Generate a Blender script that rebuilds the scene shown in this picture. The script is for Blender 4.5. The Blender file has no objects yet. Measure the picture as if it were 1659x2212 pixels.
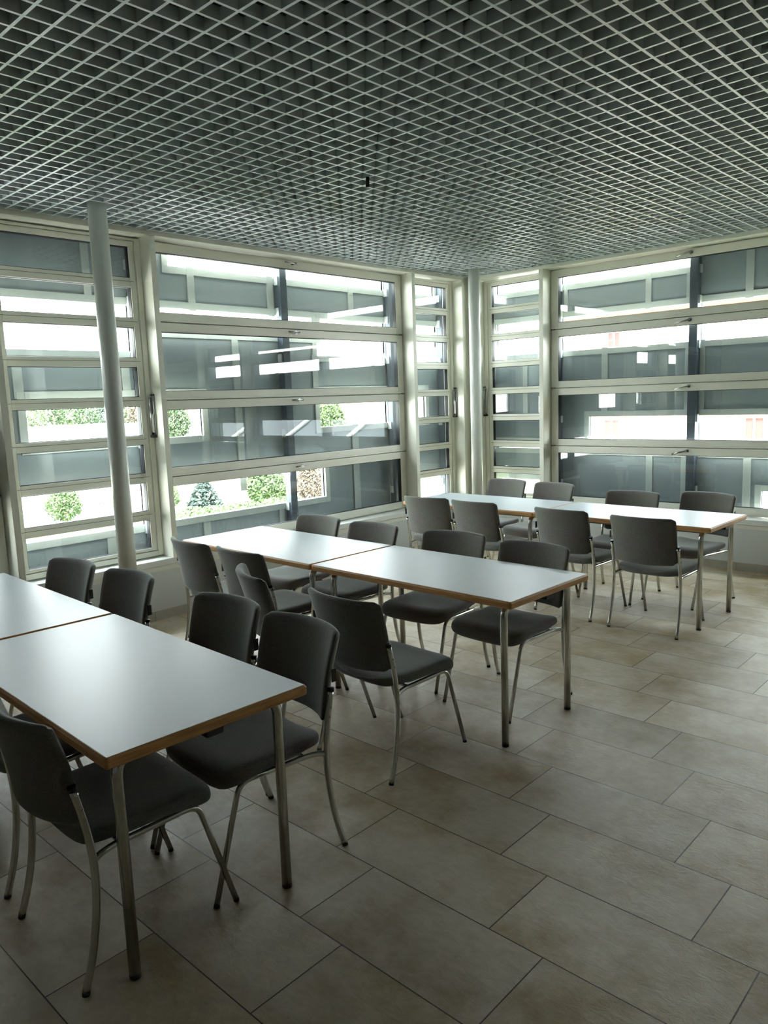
import bpy, bmesh, math, random
from mathutils import Vector, Matrix
random.seed(7)
PI = math.pi
sc = bpy.context.scene
C = sc.collection

# ---------------------------------------------------------------- camera
cam = bpy.data.cameras.new('camera')
cam_o = bpy.data.objects.new('camera', cam)
C.objects.link(cam_o)
F_PX = 1644.3
cam.sensor_fit = 'VERTICAL'
cam.sensor_height = 24.0
cam.lens = 24.0 * F_PX / 2212.0
cam.clip_start = 0.05
cam.clip_end = 500
fw = Vector((-0.67843126, 0.71991931, -0.1464487))
rt = Vector((0.73088663, 0.68158529, -0.03530199))
up = Vector((-0.07440269, 0.13098737, 0.98858816))
M = Matrix((rt, up, -fw)).transposed().to_4x4()
M.translation = Vector((5.34836, -7.19473, 1.67339))
cam_o.matrix_world = M
sc.camera = cam_o

# ---------------------------------------------------------------- sky, sun, exposure
SKY = 1.0
world = bpy.data.worlds.new('world')
sc.world = world
world.use_nodes = True
wn = world.node_tree
wn.nodes.clear()
w_out = wn.nodes.new('ShaderNodeOutputWorld')
w_bg = wn.nodes.new('ShaderNodeBackground')
w_tc = wn.nodes.new('ShaderNodeTexCoord')
w_sep = wn.nodes.new('ShaderNodeSeparateXYZ')
w_rmp = wn.nodes.new('ShaderNodeValToRGB')
w_rmp.color_ramp.elements[0].position = 0.0
w_rmp.color_ramp.elements[0].color = (0.98, 1.0, 0.99, 1)
w_rmp.color_ramp.elements[1].position = 0.6
w_rmp.color_ramp.elements[1].color = (0.84, 0.94, 1.0, 1)
wn.links.new(w_tc.outputs['Generated'], w_sep.inputs[0])
wn.links.new(w_sep.outputs['Z'], w_rmp.inputs[0])
wn.links.new(w_rmp.outputs[0], w_bg.inputs[0])
w_bg.inputs[1].default_value = SKY
wn.links.new(w_bg.outputs[0], w_out.inputs[0])
sun_d = bpy.data.lights.new('sun', 'SUN')
sun_d.energy = 2.2
sun_d.angle = math.radians(12)
sun_d.color = (1.0, 0.97, 0.9)
sun = bpy.data.objects.new('sun', sun_d)
C.objects.link(sun)
sun.rotation_euler = Vector((-0.55, 0.5, -1.0)).to_track_quat('-Z', 'Y').to_euler()
sc.view_settings.view_transform = 'Standard'
sc.view_settings.look = 'None'
sc.view_settings.gamma = 1.0
sc.view_settings.use_curve_mapping = False
sc.view_settings.exposure = 4.62
cy = sc.cycles
cy.max_bounces = 12
cy.diffuse_bounces = 6
cy.glossy_bounces = 5
cy.transparent_max_bounces = 24
cy.caustics_reflective = False
cy.caustics_refractive = False
cy.sample_clamp_indirect = 6
cy.use_denoising = True

# ---------------------------------------------------------------- materials
def mat(name, col, rough=0.5, metal=0.0, spec=0.5, noise=None, bump=None, sheen=0.0, coat=0.0):
    m = bpy.data.materials.new(name)
    m.use_nodes = True
    nt = m.node_tree
    b = nt.nodes['Principled BSDF']
    b.inputs['Base Color'].default_value = (*col, 1)
    b.inputs['Roughness'].default_value = rough
    b.inputs['Metallic'].default_value = metal
    b.inputs['Specular IOR Level'].default_value = spec
    if sheen:
        b.inputs['Sheen Weight'].default_value = sheen
        b.inputs['Sheen Roughness'].default_value = 0.4
        b.inputs['Sheen Tint'].default_value = (0.9, 1.0, 0.96, 1)
    if coat:
        b.inputs['Coat Weight'].default_value = coat
        b.inputs['Coat Roughness'].default_value = 0.2
    tc = nt.nodes.new('ShaderNodeTexCoord')
    if noise:
        sc_, amt = noise
        n = nt.nodes.new('ShaderNodeTexNoise')
        n.inputs['Scale'].default_value = sc_
        n.inputs['Detail'].default_value = 4
        nt.links.new(tc.outputs['Object'], n.inputs['Vector'])
        mx = nt.nodes.new('ShaderNodeMix')
        mx.data_type = 'RGBA'
        mx.inputs['A'].default_value = (*[c * (1 - amt) for c in col], 1)
        mx.inputs['B'].default_value = (*[min(1, c * (1 + amt)) for c in col], 1)
        nt.links.new(n.outputs['Fac'], mx.inputs['Factor'])
        nt.links.new(mx.outputs['Result'], b.inputs['Base Color'])
    if bump:
        sc_, st, di = bump
        n2 = nt.nodes.new('ShaderNodeTexNoise')
        n2.inputs['Scale'].default_value = sc_
        n2.inputs['Detail'].default_value = 3
        nt.links.new(tc.outputs['Object'], n2.inputs['Vector'])
        bp_ = nt.nodes.new('ShaderNodeBump')
        bp_.inputs['Strength'].default_value = st
        bp_.inputs['Distance'].default_value = di
        nt.links.new(n2.outputs['Fac'], bp_.inputs['Height'])
        nt.links.new(bp_.outputs[0], b.inputs['Normal'])
    return m

M_FRAME = mat('cream painted aluminium', (0.74, 0.735, 0.64), 0.32, noise=(6, 0.03), bump=(400, 0.05, 0.001))
M_WALL = mat('white painted wall', (0.60, 0.62, 0.60), 0.6, noise=(3, 0.04), bump=(120, 0.1, 0.001))
M_REAR = mat('dull grey rear wall', (0.36, 0.34, 0.31), 0.7, noise=(2, 0.1))
M_SILL = mat('white sill board', (0.74, 0.75, 0.72), 0.35, noise=(5, 0.03))
M_COLUMN = mat('white painted steel column', (0.70, 0.72, 0.67), 0.35, noise=(4, 0.03), bump=(150, 0.08, 0.001))
M_SKIRT = mat('beige stone skirting', (0.40, 0.37, 0.30), 0.45, noise=(14, 0.12))
M_GASKET = mat('black rubber gasket', (0.015, 0.017, 0.02), 0.6)
M_BLACK = mat('black plastic', (0.012, 0.012, 0.014), 0.4)
M_GRID = mat('ceiling grid metal', (0.53, 0.585, 0.59), 0.4, noise=(3, 0.04))
M_PLENUM = mat('dark ceiling void', (0.02, 0.022, 0.024), 0.9)
M_CHROME = mat('polished chrome tube', (0.62, 0.63, 0.60), 0.16, metal=1.0, noise=(30, 0.12))
M_STEEL = mat('brushed steel handle', (0.42, 0.43, 0.41), 0.25, metal=1.0)
M_PANEL = mat('blue grey metal cladding', (0.27, 0.32, 0.355), 0.45, noise=(2.5, 0.12), bump=(30, 0.05, 0.002))
M_RAIL = mat('pale grey metal rail', (0.48, 0.53, 0.54), 0.45, noise=(4, 0.06))
M_POST = mat('backlit steel post', (0.055, 0.075, 0.105), 0.5, noise=(4, 0.1))  # backlit shade of the posts is put into this base colour
M_ROOFW = mat('outer wall render', (0.6, 0.6, 0.6), 0.8)

def fabric():
    m = mat('charcoal woven upholstery', (0.088, 0.094, 0.088), 0.9, spec=0.15, sheen=0.35)
    nt = m.node_tree
    b = nt.nodes['Principled BSDF']
    tc = nt.nodes.new('ShaderNodeTexCoord')
    n = nt.nodes.new('ShaderNodeTexNoise')
    n.inputs['Scale'].default_value = 420
    n.inputs['Detail'].default_value = 2
    n3 = nt.nodes.new('ShaderNodeTexNoise')
    n3.inputs['Scale'].default_value = 7
    nt.links.new(tc.outputs['Object'], n.inputs['Vector'])
    nt.links.new(tc.outputs['Object'], n3.inputs['Vector'])
    r = nt.nodes.new('ShaderNodeValToRGB')
    r.color_ramp.elements[0].position = 0.35
    r.color_ramp.elements[0].color = (0.120, 0.117, 0.106, 1)
    r.color_ramp.elements[1].position = 0.7
    r.color_ramp.elements[1].color = (0.270, 0.262, 0.238, 1)
    nt.links.new(n.outputs['Fac'], r.inputs[0])
    mx = nt.nodes.new('ShaderNodeMix')
    mx.data_type = 'RGBA'
    mx.blend_type = 'MULTIPLY'
    mx.inputs['Factor'].default_value = 0.35
    nt.links.new(r.outputs[0], mx.inputs['A'])
    nt.links.new(n3.outputs['Color'], mx.inputs['B'])
    nt.links.new(mx.outputs['Result'], b.inputs['Base Color'])
    bp_ = nt.nodes.new('ShaderNodeBump')
    bp_.inputs['Strength'].default_value = 0.25
    bp_.inputs['Distance'].default_value = 0.0008
    nt.links.new(n.outputs['Fac'], bp_.inputs['Height'])
    nt.links.new(bp_.outputs[0], b.inputs['Normal'])
    return m
M_FABRIC = fabric()

def wood():
    m = mat('beech edge band', (0.42, 0.22, 0.085), 0.4)
    nt = m.node_tree
    b = nt.nodes['Principled BSDF']
    tc = nt.nodes.new('ShaderNodeTexCoord')
    mp = nt.nodes.new('ShaderNodeMapping')
    mp.inputs['Scale'].default_value = (2.0, 2.0, 60.0)
    n = nt.nodes.new('ShaderNodeTexNoise')
    n.inputs['Scale'].default_value = 3
    n.inputs['Detail'].default_value = 5
    nt.links.new(tc.outputs['Object'], mp.inputs[0])
    nt.links.new(mp.outputs[0], n.inputs['Vector'])
    r = nt.nodes.new('ShaderNodeValToRGB')
    r.color_ramp.elements[0].position = 0.3
    r.color_ramp.elements[0].color = (0.44, 0.215, 0.07, 1)
    r.color_ramp.elements[1].position = 0.7
    r.color_ramp.elements[1].color = (0.70, 0.39, 0.15, 1)
    nt.links.new(n.outputs['Fac'], r.inputs[0])
    nt.links.new(r.outputs[0], b.inputs['Base Color'])
    return m
M_WOOD = wood()
M_LAM = mat('pale grey laminate', (0.42, 0.46, 0.475), 0.36, spec=0.5, noise=(5, 0.02), bump=(700, 0.04, 0.0004))

def glass():
    m = bpy.data.materials.new('window glass')
    m.use_nodes = True
    nt = m.node_tree
    nt.nodes.clear()
    o = nt.nodes.new('ShaderNodeOutputMaterial')
    mx = nt.nodes.new('ShaderNodeMixShader')
    tr = nt.nodes.new('ShaderNodeBsdfTransparent')
    tr.inputs[0].default_value = (0.965, 0.985, 0.975, 1)
    gl = nt.nodes.new('ShaderNodeBsdfGlossy')
    gl.inputs['Roughness'].default_value = 0.0
    # Schlick reflectance from both sides of the sheet
    geo = nt.nodes.new('ShaderNodeNewGeometry')
    dt = nt.nodes.new('ShaderNodeVectorMath'); dt.operation = 'DOT_PRODUCT'
    nt.links.new(geo.outputs['Incoming'], dt.inputs[0]); nt.links.new(geo.outputs['Normal'], dt.inputs[1])
    def mth(op, a, b=None):
        n = nt.nodes.new('ShaderNodeMath'); n.operation = op
        for i, v in enumerate((a, b)):
            if v is None: continue
            if isinstance(v, (int, float)): n.inputs[i].default_value = v
            else: nt.links.new(v, n.inputs[i])
        return n.outputs[0]
    q = mth('POWER', mth('SUBTRACT', 1.0, mth('ABSOLUTE', dt.outputs['Value'])), 5.0)
    fac = mth('ADD', 0.05, mth('MULTIPLY', q, 0.95))
    nt.links.new(fac, mx.inputs[0])
    nt.links.new(tr.outputs[0], mx.inputs[1])
    nt.links.new(gl.outputs[0], mx.inputs[2])
    nt.links.new(mx.outputs[0], o.inputs[0])
    return m
M_GLASS = glass()

def floor_mat():
    m = mat('limestone floor tiles', (0.4, 0.38, 0.32), 0.4)
    nt = m.node_tree
    b = nt.nodes['Principled BSDF']
    L = nt.links.new
    def nd(t, **k):
        n = nt.nodes.new(t)
        for a, v in k.items():
            setattr(n, a, v)
        return n
    def math_(op, a, b_=None, c=None):
        n = nd('ShaderNodeMath', operation=op)
        for i, v in enumerate((a, b_, c)):
            if v is None:
                continue
            if isinstance(v, (int, float)):
                n.inputs[i].default_value = v
            else:
                L(v, n.inputs[i])
        return n.outputs[0]
    geo = nd('ShaderNodeNewGeometry')
    mp = nd('ShaderNodeMapping')
    # rotate the grid by 0.0039 rad about (4,-4)
    a = -0.00389
    mp.inputs['Rotation'].default_value = (0, 0, a)
    px = 4 - (4 * math.cos(a) + 4 * math.sin(a))
    py = -4 - (4 * math.sin(a) - 4 * math.cos(a))
    mp.inputs['Location'].default_value = (px, py, 0)
    L(geo.outputs['Position'], mp.inputs[0])
    sp = nd('ShaderNodeSeparateXYZ')
    L(mp.outputs[0], sp.inputs[0])
    TWD, TLN, SH = 0.35298, 0.69908, 0.1962
    v = math_('DIVIDE', math_('SUBTRACT', sp.outputs[1], -5.7547 + TWD), TWD)   # row B: v in 0..1
    row = math_('FLOOR', v)
    u = math_('DIVIDE', math_('ADD', math_('SUBTRACT', sp.outputs[0], 4.0452), math_('MULTIPLY', row, SH)), TLN)
    col = math_('FLOOR', u)
    fu = math_('FRACT', u)
    fv = math_('FRACT', v)
    du = math_('MULTIPLY', math_('MINIMUM', fu, math_('SUBTRACT', 1.0, fu)), TLN)
    dv = math_('MULTIPLY', math_('MINIMUM', fv, math_('SUBTRACT', 1.0, fv)), TWD)
    d = math_('MINIMUM', du, dv)
    grout = math_('LESS_THAN', d, 0.0021)
    cb = nd('ShaderNodeCombineXYZ')
    L(row, cb.inputs[0]); L(col, cb.inputs[1])
    wn_ = nd('ShaderNodeTexWhiteNoise')
    wn_.noise_dimensions = '3D'
    L(cb.outputs[0], wn_.inputs[0])
    # per tile shifted pattern
    off = nd('ShaderNodeVectorMath', operation='SCALE')
    L(wn_.outputs['Color'], off.inputs[0])
    off.inputs['Scale'].default_value = 37.0
    add = nd('ShaderNodeVectorMath', operation='ADD')
    L(geo.outputs['Position'], add.inputs[0]); L(off.outputs[0], add.inputs[1])
    n1 = nd('ShaderNodeTexNoise'); n1.inputs['Scale'].default_value = 2.6; n1.inputs['Detail'].default_value = 7; n1.inputs['Roughness'].default_value = 0.62
    L(add.outputs[0], n1.inputs['Vector'])
    st = nd('ShaderNodeMapping'); st.inputs['Scale'].default_value = (20, 36, 20); st.inputs['Rotation'].default_value = (0, 0, 0.35)
    L(add.outputs[0], st.inputs[0])
    n2 = nd('ShaderNodeTexNoise'); n2.inputs['Scale'].default_value = 1.0; n2.inputs['Detail'].default_value = 8; n2.inputs['Roughness'].default_value = 0.7; n2.inputs['Distortion'].default_value = 0.6
    L(st.outputs[0], n2.inputs['Vector'])
    r = nd('ShaderNodeValToRGB')
    r.color_ramp.elements[0].position = 0.36; r.color_ramp.elements[0].color = (0.36, 0.265, 0.14, 1)
    r.color_ramp.elements[1].position = 0.60; r.color_ramp.elements[1].color = (0.57, 0.50, 0.385, 1)
    L(n1.outputs['Fac'], r.inputs[0])
    tint = math_('ADD', 0.86, math_('MULTIPLY', wn_.outputs['Value'], 0.26))
    fine = math_('ADD', 0.72, math_('MULTIPLY', n2.outputs['Fac'], 0.56))
    tv = math_('MULTIPLY', tint, fine)
    sc1 = nd('ShaderNodeVectorMath', operation='SCALE')
    L(r.outputs[0], sc1.inputs[0]); L(tv, sc1.inputs['Scale'])
    mx = nd('ShaderNodeMix', data_type='RGBA')
    L(grout, mx.inputs['Factor'])
    L(sc1.outputs[0], mx.inputs['A'])
    mx.inputs['B'].default_value = (0.05, 0.042, 0.032, 1)
    L(mx.outputs['Result'], b.inputs['Base Color'])
    rg = math_('ADD', 0.30, math_('MULTIPLY', n1.outputs['Fac'], 0.22))
    L(rg, b.inputs['Roughness'])
    b.inputs['Specular IOR Level'].default_value = 0.42
    h = math_('SUBTRACT', math_('MULTIPLY', n2.outputs['Fac'], 0.55), math_('MULTIPLY', grout, 0.6))
    bm = nd('ShaderNodeBump'); bm.inputs['Strength'].default_value = 0.8; bm.inputs['Distance'].default_value = 0.004
    L(h, bm.inputs['Height']); L(bm.outputs[0], b.inputs['Normal'])
    return m
M_FLOOR = floor_mat()

# ---------------------------------------------------------------- mesh helpers
def add_box(bm, x0, x1, y0, y1, z0, z1):
    x0, x1 = sorted((x0, x1)); y0, y1 = sorted((y0, y1)); z0, z1 = sorted((z0, z1))
    v = [bm.verts.new(p) for p in ((x0, y0, z0), (x1, y0, z0), (x1, y1, z0), (x0, y1, z0), (x0, y0, z1), (x1, y0, z1), (x1, y1, z1), (x0, y1, z1))]
    for f in ((0, 3, 2, 1), (4, 5, 6, 7), (0, 1, 5, 4), (1, 2, 6, 5), (2, 3, 7, 6), (3, 0, 4, 7)):
        bm.faces.new([v[i] for i in f])

def smooth_path(pts, n=6):
    """Catmull-Rom through pts"""
    P = [Vector(p) for p in pts]
    P = [P[0] * 2 - P[1]] + P + [P[-1] * 2 - P[-2]]
    out = []
    for i in range(1, len(P) - 2):
        for k in range(n):
            t = k / n
            a, b_, c, d = P[i - 1], P[i], P[i + 1], P[i + 2]
            out.append(0.5 * ((2 * b_) + (c - a) * t + (2 * a - 5 * b_ + 4 * c - d) * t * t + (3 * b_ - a - 3 * c + d) * t ** 3))
    out.append(P[-2])
    return out

def round_path(pts, r=0.04, n=6):
    """polyline with rounded corners"""
    P = [Vector(p) for p in pts]
    out = [P[0]]
    for i in range(1, len(P) - 1):
        a = (P[i - 1] - P[i]); b_ = (P[i + 1] - P[i])
        rr = min(r, a.length * 0.49, b_.length * 0.49)
        s = P[i] + a.normalized() * rr
        e = P[i] + b_.normalized() * rr
        for k in range(n + 1):
            t = k / n
            out.append(s * (1 - t) ** 2 + P[i] * 2 * t * (1 - t) + e * t * t)
    out.append(P[-1])
    return out

def add_tube(bm, path, r, seg=12, cap=True):
    path = [Vector(p) for p in path]
    rings = []
    prev = None
    for i, p in enumerate(path):
        if i == 0:
            t = path[1] - path[0]
        elif i == len(path) - 1:
            t = path[-1] - path[-2]
        else:
            t = (path[i + 1] - path[i]).normalized() + (path[i] - path[i - 1]).normalized()
        t.normalize()
        if prev is None:
            n = t.orthogonal().normalized()
        else:
            n = (prev - t * prev.dot(t)).normalized()
        prev = n
        b_ = t.cross(n)
        rings.append([bm.verts.new(p + (n * math.cos(2 * PI * k / seg) + b_ * math.sin(2 * PI * k / seg)) * r) for k in range(seg)])
    for a, b_ in zip(rings, rings[1:]):
        for k in range(seg):
            f = bm.faces.new((a[k], a[(k + 1) % seg], b_[(k + 1) % seg], b_[k]))
            f.smooth = True
    if cap:
        bm.faces.new(list(reversed(rings[0])))
        bm.faces.new(rings[-1])

def obj(name, bm, m, parent=None, bevel=0.0, bseg=2, smooth=False, subsurf=0):
    bmesh.ops.recalc_face_normals(bm, faces=bm.faces)
    me = bpy.data.meshes.new(name)
    bm.to_mesh(me)
    bm.free()
    me.materials.append(m)
    if smooth:
        for p in me.polygons:
            p.use_smooth = True
    o = bpy.data.objects.new(name, me)
    C.objects.link(o)
    if parent:
        o.parent = parent
    if bevel:
        md = o.modifiers.new('bevel', 'BEVEL')
        md.width = bevel
        md.segments = bseg
        md.limit_method = 'ANGLE'
        md.angle_limit = math.radians(40)
    if subsurf:
        md = o.modifiers.new('sub', 'SUBSURF')
        md.levels = subsurf
        md.render_levels = subsurf
    return o

def box_obj(name, b6, m, parent=None, bevel=0.0):
    bm = bmesh.new()
    add_box(bm, *b6)
    return obj(name, bm, m, parent, bevel)

def empty(name, loc=(0, 0, 0), rz=0.0):
    o = bpy.data.objects.new(name, None)
    C.objects.link(o)
    o.location = loc
    o.rotation_euler = (0, 0, rz)
    o.empty_display_size = 0.1
    return o

def tag(o, label, cat, group=None, kind=None):
    o['label'] = label
    o['category'] = cat
    if group:
        o['group'] = group
    if kind:
        o['kind'] = kind
    return o

def struct(o, label=None, cat=None):
    o['kind'] = 'structure'
    if label:
        o['label'] = label
    if cat:
        o['category'] = cat
    return o

# wall-local coordinates: t along the wall away from the corner, d outward, z up
def WL(side, t0, t1, d0, d1, z0, z1):
    """box in wall coordinates"""
    if side == 'L':
        return (-d1, -d0, -t1, -t0, z0, z1)
    return (t0, t1, d0, d1, z0, z1)
def WP(side, t, d, z):
    return (-d, -t, z) if side == 'L' else (t, d, z)

H = 2.994
DW = 0.151
RX, RY = 8.6, -10.6     # far ends of the room

# ---------------------------------------------------------------- floor, ceiling, walls
struct(box_obj('floor', (-0.151, RX, RY, 0.151, -0.15, 0.0), M_FLOOR), 'beige stone tile floor in staggered rows', 'floor')
# room walls behind the camera
struct(box_obj('wall_back', (-0.3, RX, RY - 0.2, RY, 0, 3.4), M_REAR), 'plain grey wall at the back of the room', 'wall')
struct(box_obj('wall_east', (RX, RX + 0.2, RY, 0.3, 0, 3.4), M_REAR), 'plain grey wall on the camera side', 'wall')
struct(box_obj('trim_1', (-0.5, RX + 0.2, RY - 0.2, 0.5, 3.4, 3.6), M_PLENUM), 'dark slab above the open ceiling grid', 'ceiling slab')

# windows along each wall: (t0, t1, kind)
WINS = [(0.1133, 0.922, 'case'), (0.973, 3.950, 'wide'), (3.997, 5.149, 'case'), (5.196, 8.17, 'wide')]
Z0, Z1 = 0.4834, 2.958
for side, nm in (('L', 'wall_left'), ('R', 'wall_right')):
    end = -RY if side == 'L' else RX
    bm = bmesh.new()
    # parapet (slightly recessed), head and posts
    add_box(bm, *WL(side, 0.012, end, 0.012, 0.30, 0.0, 0.425))
    add_box(bm, *WL(side, 0.067, end, 0.0, 0.26, Z1 + 0.004, 3.4))
    add_box(bm, *WL(side, 0.067, 0.1133, 0.0, 0.24, 0.478, Z1 + 0.004))
    add_box(bm, *WL(side, 0.922, 0.973, 0.0, 0.24, 0.478, Z1 + 0.004))
    add_box(bm, *WL(side, 3.950, 3.997, 0.0, 0.24, 0.478, Z1 + 0.004))
    add_box(bm, *WL(side, 5.149, 5.196, 0.0, 0.24, 0.478, Z1 + 0.004))
    add_box(bm, *WL(side, 8.17, end, 0.0, 0.24, 0.478, Z1 + 0.004))
    struct(obj(nm, bm, M_WALL if False else M_FRAME, bevel=0.002), 'cream window wall with slim posts, ' + ('left side' if side == 'L' else 'right side'), 'wall')
# corner infill between both walls
bm = bmesh.new()
add_box(bm, -0.26, -0.03, -0.067, 0.26, 0.0, 3.4)
add_box(bm, -0.03, 0.067, 0.03, 0.26, 0.0, 3.4)
struct(obj('wall_corner', bm, M_FRAME, bevel=0.002), 'cream recessed corner post between the two window walls', 'wall')

# white painted parapet faces + sill boards + skirting
for side, s_ in (('L', 'left'), ('R', 'right')):
    end = -RY if side == 'L' else RX
    struct(box_obj('wall_below_' + s_, WL(side, 0.0, end, 0.008, 0.012, 0.075, 0.388), M_WALL), 'white painted wall face under the ' + s_ + ' windows', 'wall')
    struct(box_obj('sill_' + s_, WL(side, 0.0, end, 0.0, 0.20, 0.428, 0.478), M_SILL, bevel=0.003), 'white window sill board along the ' + s_ + ' wall', 'window sill')
    bm = bmesh.new()
    t = 0.0
    while t < end:
        t1 = min(end, t + 0.60)
        add_box(bm, *WL(side, t, t1 - 0.003, -0.004, 0.008, 0.0, 0.075))
        t = t1
    struct(obj('baseboard_' + s_, bm, M_SKIRT, bevel=0.001), 'beige stone skirting tiles along the ' + s_ + ' wall', 'baseboard')

# ---------------------------------------------------------------- windows
def frame_boxes(bm, side, t0, t1, z0, z1, wl, wr, wb, wt, d0, d1):
    add_box(bm, *WL(side, t0, t0 + wl, d0, d1, z0, z1))
    add_box(bm, *WL(side, t1 - wr, t1, d0, d1, z0, z1))
    add_box(bm, *WL(side, t0 + wl, t1 - wr, d0, d1, z0, z0 + wb))
    add_box(bm, *WL(side, t0 + wl, t1 - wr, d0, d1, z1 - wt, z1))

def lever(side, t, z, dirn, parent, d=DW):
    """window lever handle: round rose, neck and bar"""
    bm = bmesh.new()
    n = -1
    c = Vector(WP(side, t, d, z))
    o_ = Vector(WP(side, 0, -1, 0)); tt = Vector(WP(side, 1, 0, 0))
    add_tube(bm, [c, c + o_ * 0.006], 0.019, 20)
    add_tube(bm, [c + o_ * 0.006, c + o_ * 0.045], 0.009, 12)
    dz = Vector((0, 0, -0.030 if side == 'R' else 0.0))
    bar = [c + o_ * 0.045 - tt * dirn * 0.01, c + o_ * 0.048 + tt * dirn * 0.06 + dz * 0.45, c + o_ * 0.05 + tt * dirn * 0.125 + dz]
    add_tube(bm, bar, 0.0085, 12)
    return obj('handle', bm, M_STEEL, parent, smooth=False)

def wide_window(side, n, t0, t1, label):
    w = empty('window_%d' % n, WP(side, (t0 + t1) / 2, DW, Z0))
    struct(w, label, 'window')
    loc = Vector(w.location)
    def fin(o):
        o.matrix_parent_inverse = Matrix.Translation(-loc)
        return o
    bm = bmesh.new()
    frame_boxes(bm, side, t0 + 0.003, t1 - 0.003, Z0, Z1, 0.03, 0.03, 0.03, 0.03, DW + 0.012, DW + 0.085)
    for zz_ in (1.108, 1.725, 2.342):
        add_box(bm, *WL(side, t0 + 0.03, t1 - 0.03, DW + 0.056, DW + 0.085, zz_ - 0.03, zz_ + 0.03))
    fin(obj('window_frame', bm, M_FRAME, w, bevel=0.002))
    zs = [Z0 + 0.006, 1.108, 1.725, 2.342, Z1 - 0.004]
    for i in range(4):
        a, b_ = zs[i] + 0.003, zs[i + 1] - 0.003
        bm = bmesh.new()
        T0, T1 = t0 + 0.006, t1 - 0.006
        frame_boxes(bm, side, T0, T1, a, b_, 0.084, 0.084, 0.070, 0.072, DW, DW + 0.055)
        # raised lip along the lower rail and the drip groove
        sh = fin(obj('sash', bm, M_FRAME, w, bevel=0.003))
        bm = bmesh.new()
        frame_boxes(bm, side, T0 + 0.082, T1 - 0.082, a + 0.068, b_ - 0.070, 0.006, 0.006, 0.006, 0.006, DW + 0.006, DW + 0.05)
        g_ = obj('gasket', bm, M_GASKET, sh)
        g_.matrix_parent_inverse = Matrix.Identity(4)
        bm = bmesh.new()
        add_box(bm, *WL(side, T0 + 0.084, T1 - 0.084, DW + 0.026, DW + 0.030, a + 0.070, b_ - 0.072))
        obj('glass_pane', bm, M_GLASS, sh)
        bm = bmesh.new()
        add_box(bm, *WL(side, T0 + 0.001, T1 - 0.001, DW - 0.004, DW, a + 0.001, a + 0.017))
        obj('weather_bar', bm, M_FRAME, sh, bevel=0.001)
        lever(side, (t0 + t1) / 2, b_ - 0.027, 1 if side == 'L' and i != 3 else (-1 if side == 'R' else 1), sh)
        for tt in (T0 + 0.028, T1 - 0.028):
            hb = bmesh.new()
            add_tube(hb, [WP(side, tt - 0.025, DW - 0.003, a - 0.002), WP(side, tt + 0.025, DW - 0.003, a - 0.002)], 0.006, 10)
            add_box(hb, *WL(side, tt - 0.026, tt - 0.022, DW - 0.008, DW + 0.002, a - 0.008, a + 0.006))
            obj('hinge', hb, M_STEEL, sh)
    return w

def case_window(side, n, t0, t1, label, left_m=0.079, right_m=0.093, handle_low=True):
    """eight panes; handle edge at low t (towards the corner)"""
    w = empty('window_%d' % n, WP(side, (t0 + t1) / 2, DW, Z0))
    struct(w, label, 'window')
    loc = Vector(w.location)
    def fin(o):
        o.matrix_parent_inverse = Matrix.Translation(-loc)
        return o
    bm = bmesh.new()
    frame_boxes(bm, side, t0 + 0.003, t1 - 0.003, Z0 + 0.004, Z1 - 0.005, 0.044, 0.03, 0.040, 0.02, DW - 0.012, DW + 0.07)
    fin(obj('window_frame', bm, M_FRAME, w, bevel=0.003))
    a, b_ = Z0 + 0.048, Z1 - 0.028
    T0, T1 = t0 + 0.050, t1 - 0.036
    bm = bmesh.new()
    frame_boxes(bm, side, T0, T1, a, b_, 0.046, 0.046, 0.026, 0.040, DW, DW + 0.06)
    gz0, pitch, gh = 0.556, 0.3005, 0.230
    for k in range(1, 8):
        zt = gz0 + k * pitch
        add_box(bm, *WL(side, T0 + 0.046, T1 - 0.046, DW, DW + 0.055, zt - 0.0705, zt))
    sh = fin(obj('casement', bm, M_FRAME, w, bevel=0.0025))
    for k in range(1, 8):
        zt = gz0 + k * pitch
        box_obj('groove', WL(side, T0 + 0.02, T1 - 0.02, DW - 0.0015, DW, zt - 0.028, zt - 0.0255), M_GASKET, sh)
    for k in range(8):
        z = gz0 + k * pitch
        bm = bmesh.new()
        add_box(bm, *WL(side, T0 + 0.046, T1 - 0.046, DW + 0.026, DW + 0.030, z, z + gh))
        obj('glass_pane', bm, M_GLASS, sh)
    for k in range(8):
        z = gz0 + k * pitch
        bm = bmesh.new()
        frame_boxes(bm, side, T0 + 0.045, T1 - 0.045, z - 0.001, z + gh + 0.001, 0.005, 0.005, 0.005, 0.005, DW + 0.008, DW + 0.05)
        obj('gasket', bm, M_GASKET, sh)
    # tall double bar handle on the frame
    hm = bmesh.new()
    th = t0 + 0.018
    zb, zt = 1.46, 1.765
    add_tube(hm, [WP(side, th + 0.010, DW - 0.030, zb), WP(side, th + 0.012, DW - 0.030, zt - 0.012)], 0.0095, 12)
    add_tube(hm, [WP(side, th - 0.012, DW - 0.045, zb), WP(side, th - 0.012, DW - 0.045, zt)], 0.0105, 12)
    add_box(hm, *WL(side, th - 0.016, th + 0.014, DW - 0.045, DW - 0.025, zb + 0.02, zb + 0.16))
    hd = fin(obj('handle', hm, M_STEEL, w))
    box_obj('handle_cap', WL(side, th - 0.022, th + 0.020, DW - 0.05, DW - 0.012, zb - 0.022, zb - 0.002), M_BLACK, hd)
    box_obj('handle_cap', WL(side, th - 0.022, th - 0.004, DW - 0.05, DW - 0.012, zt, zt + 0.012), M_BLACK, hd)
    return w

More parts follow.
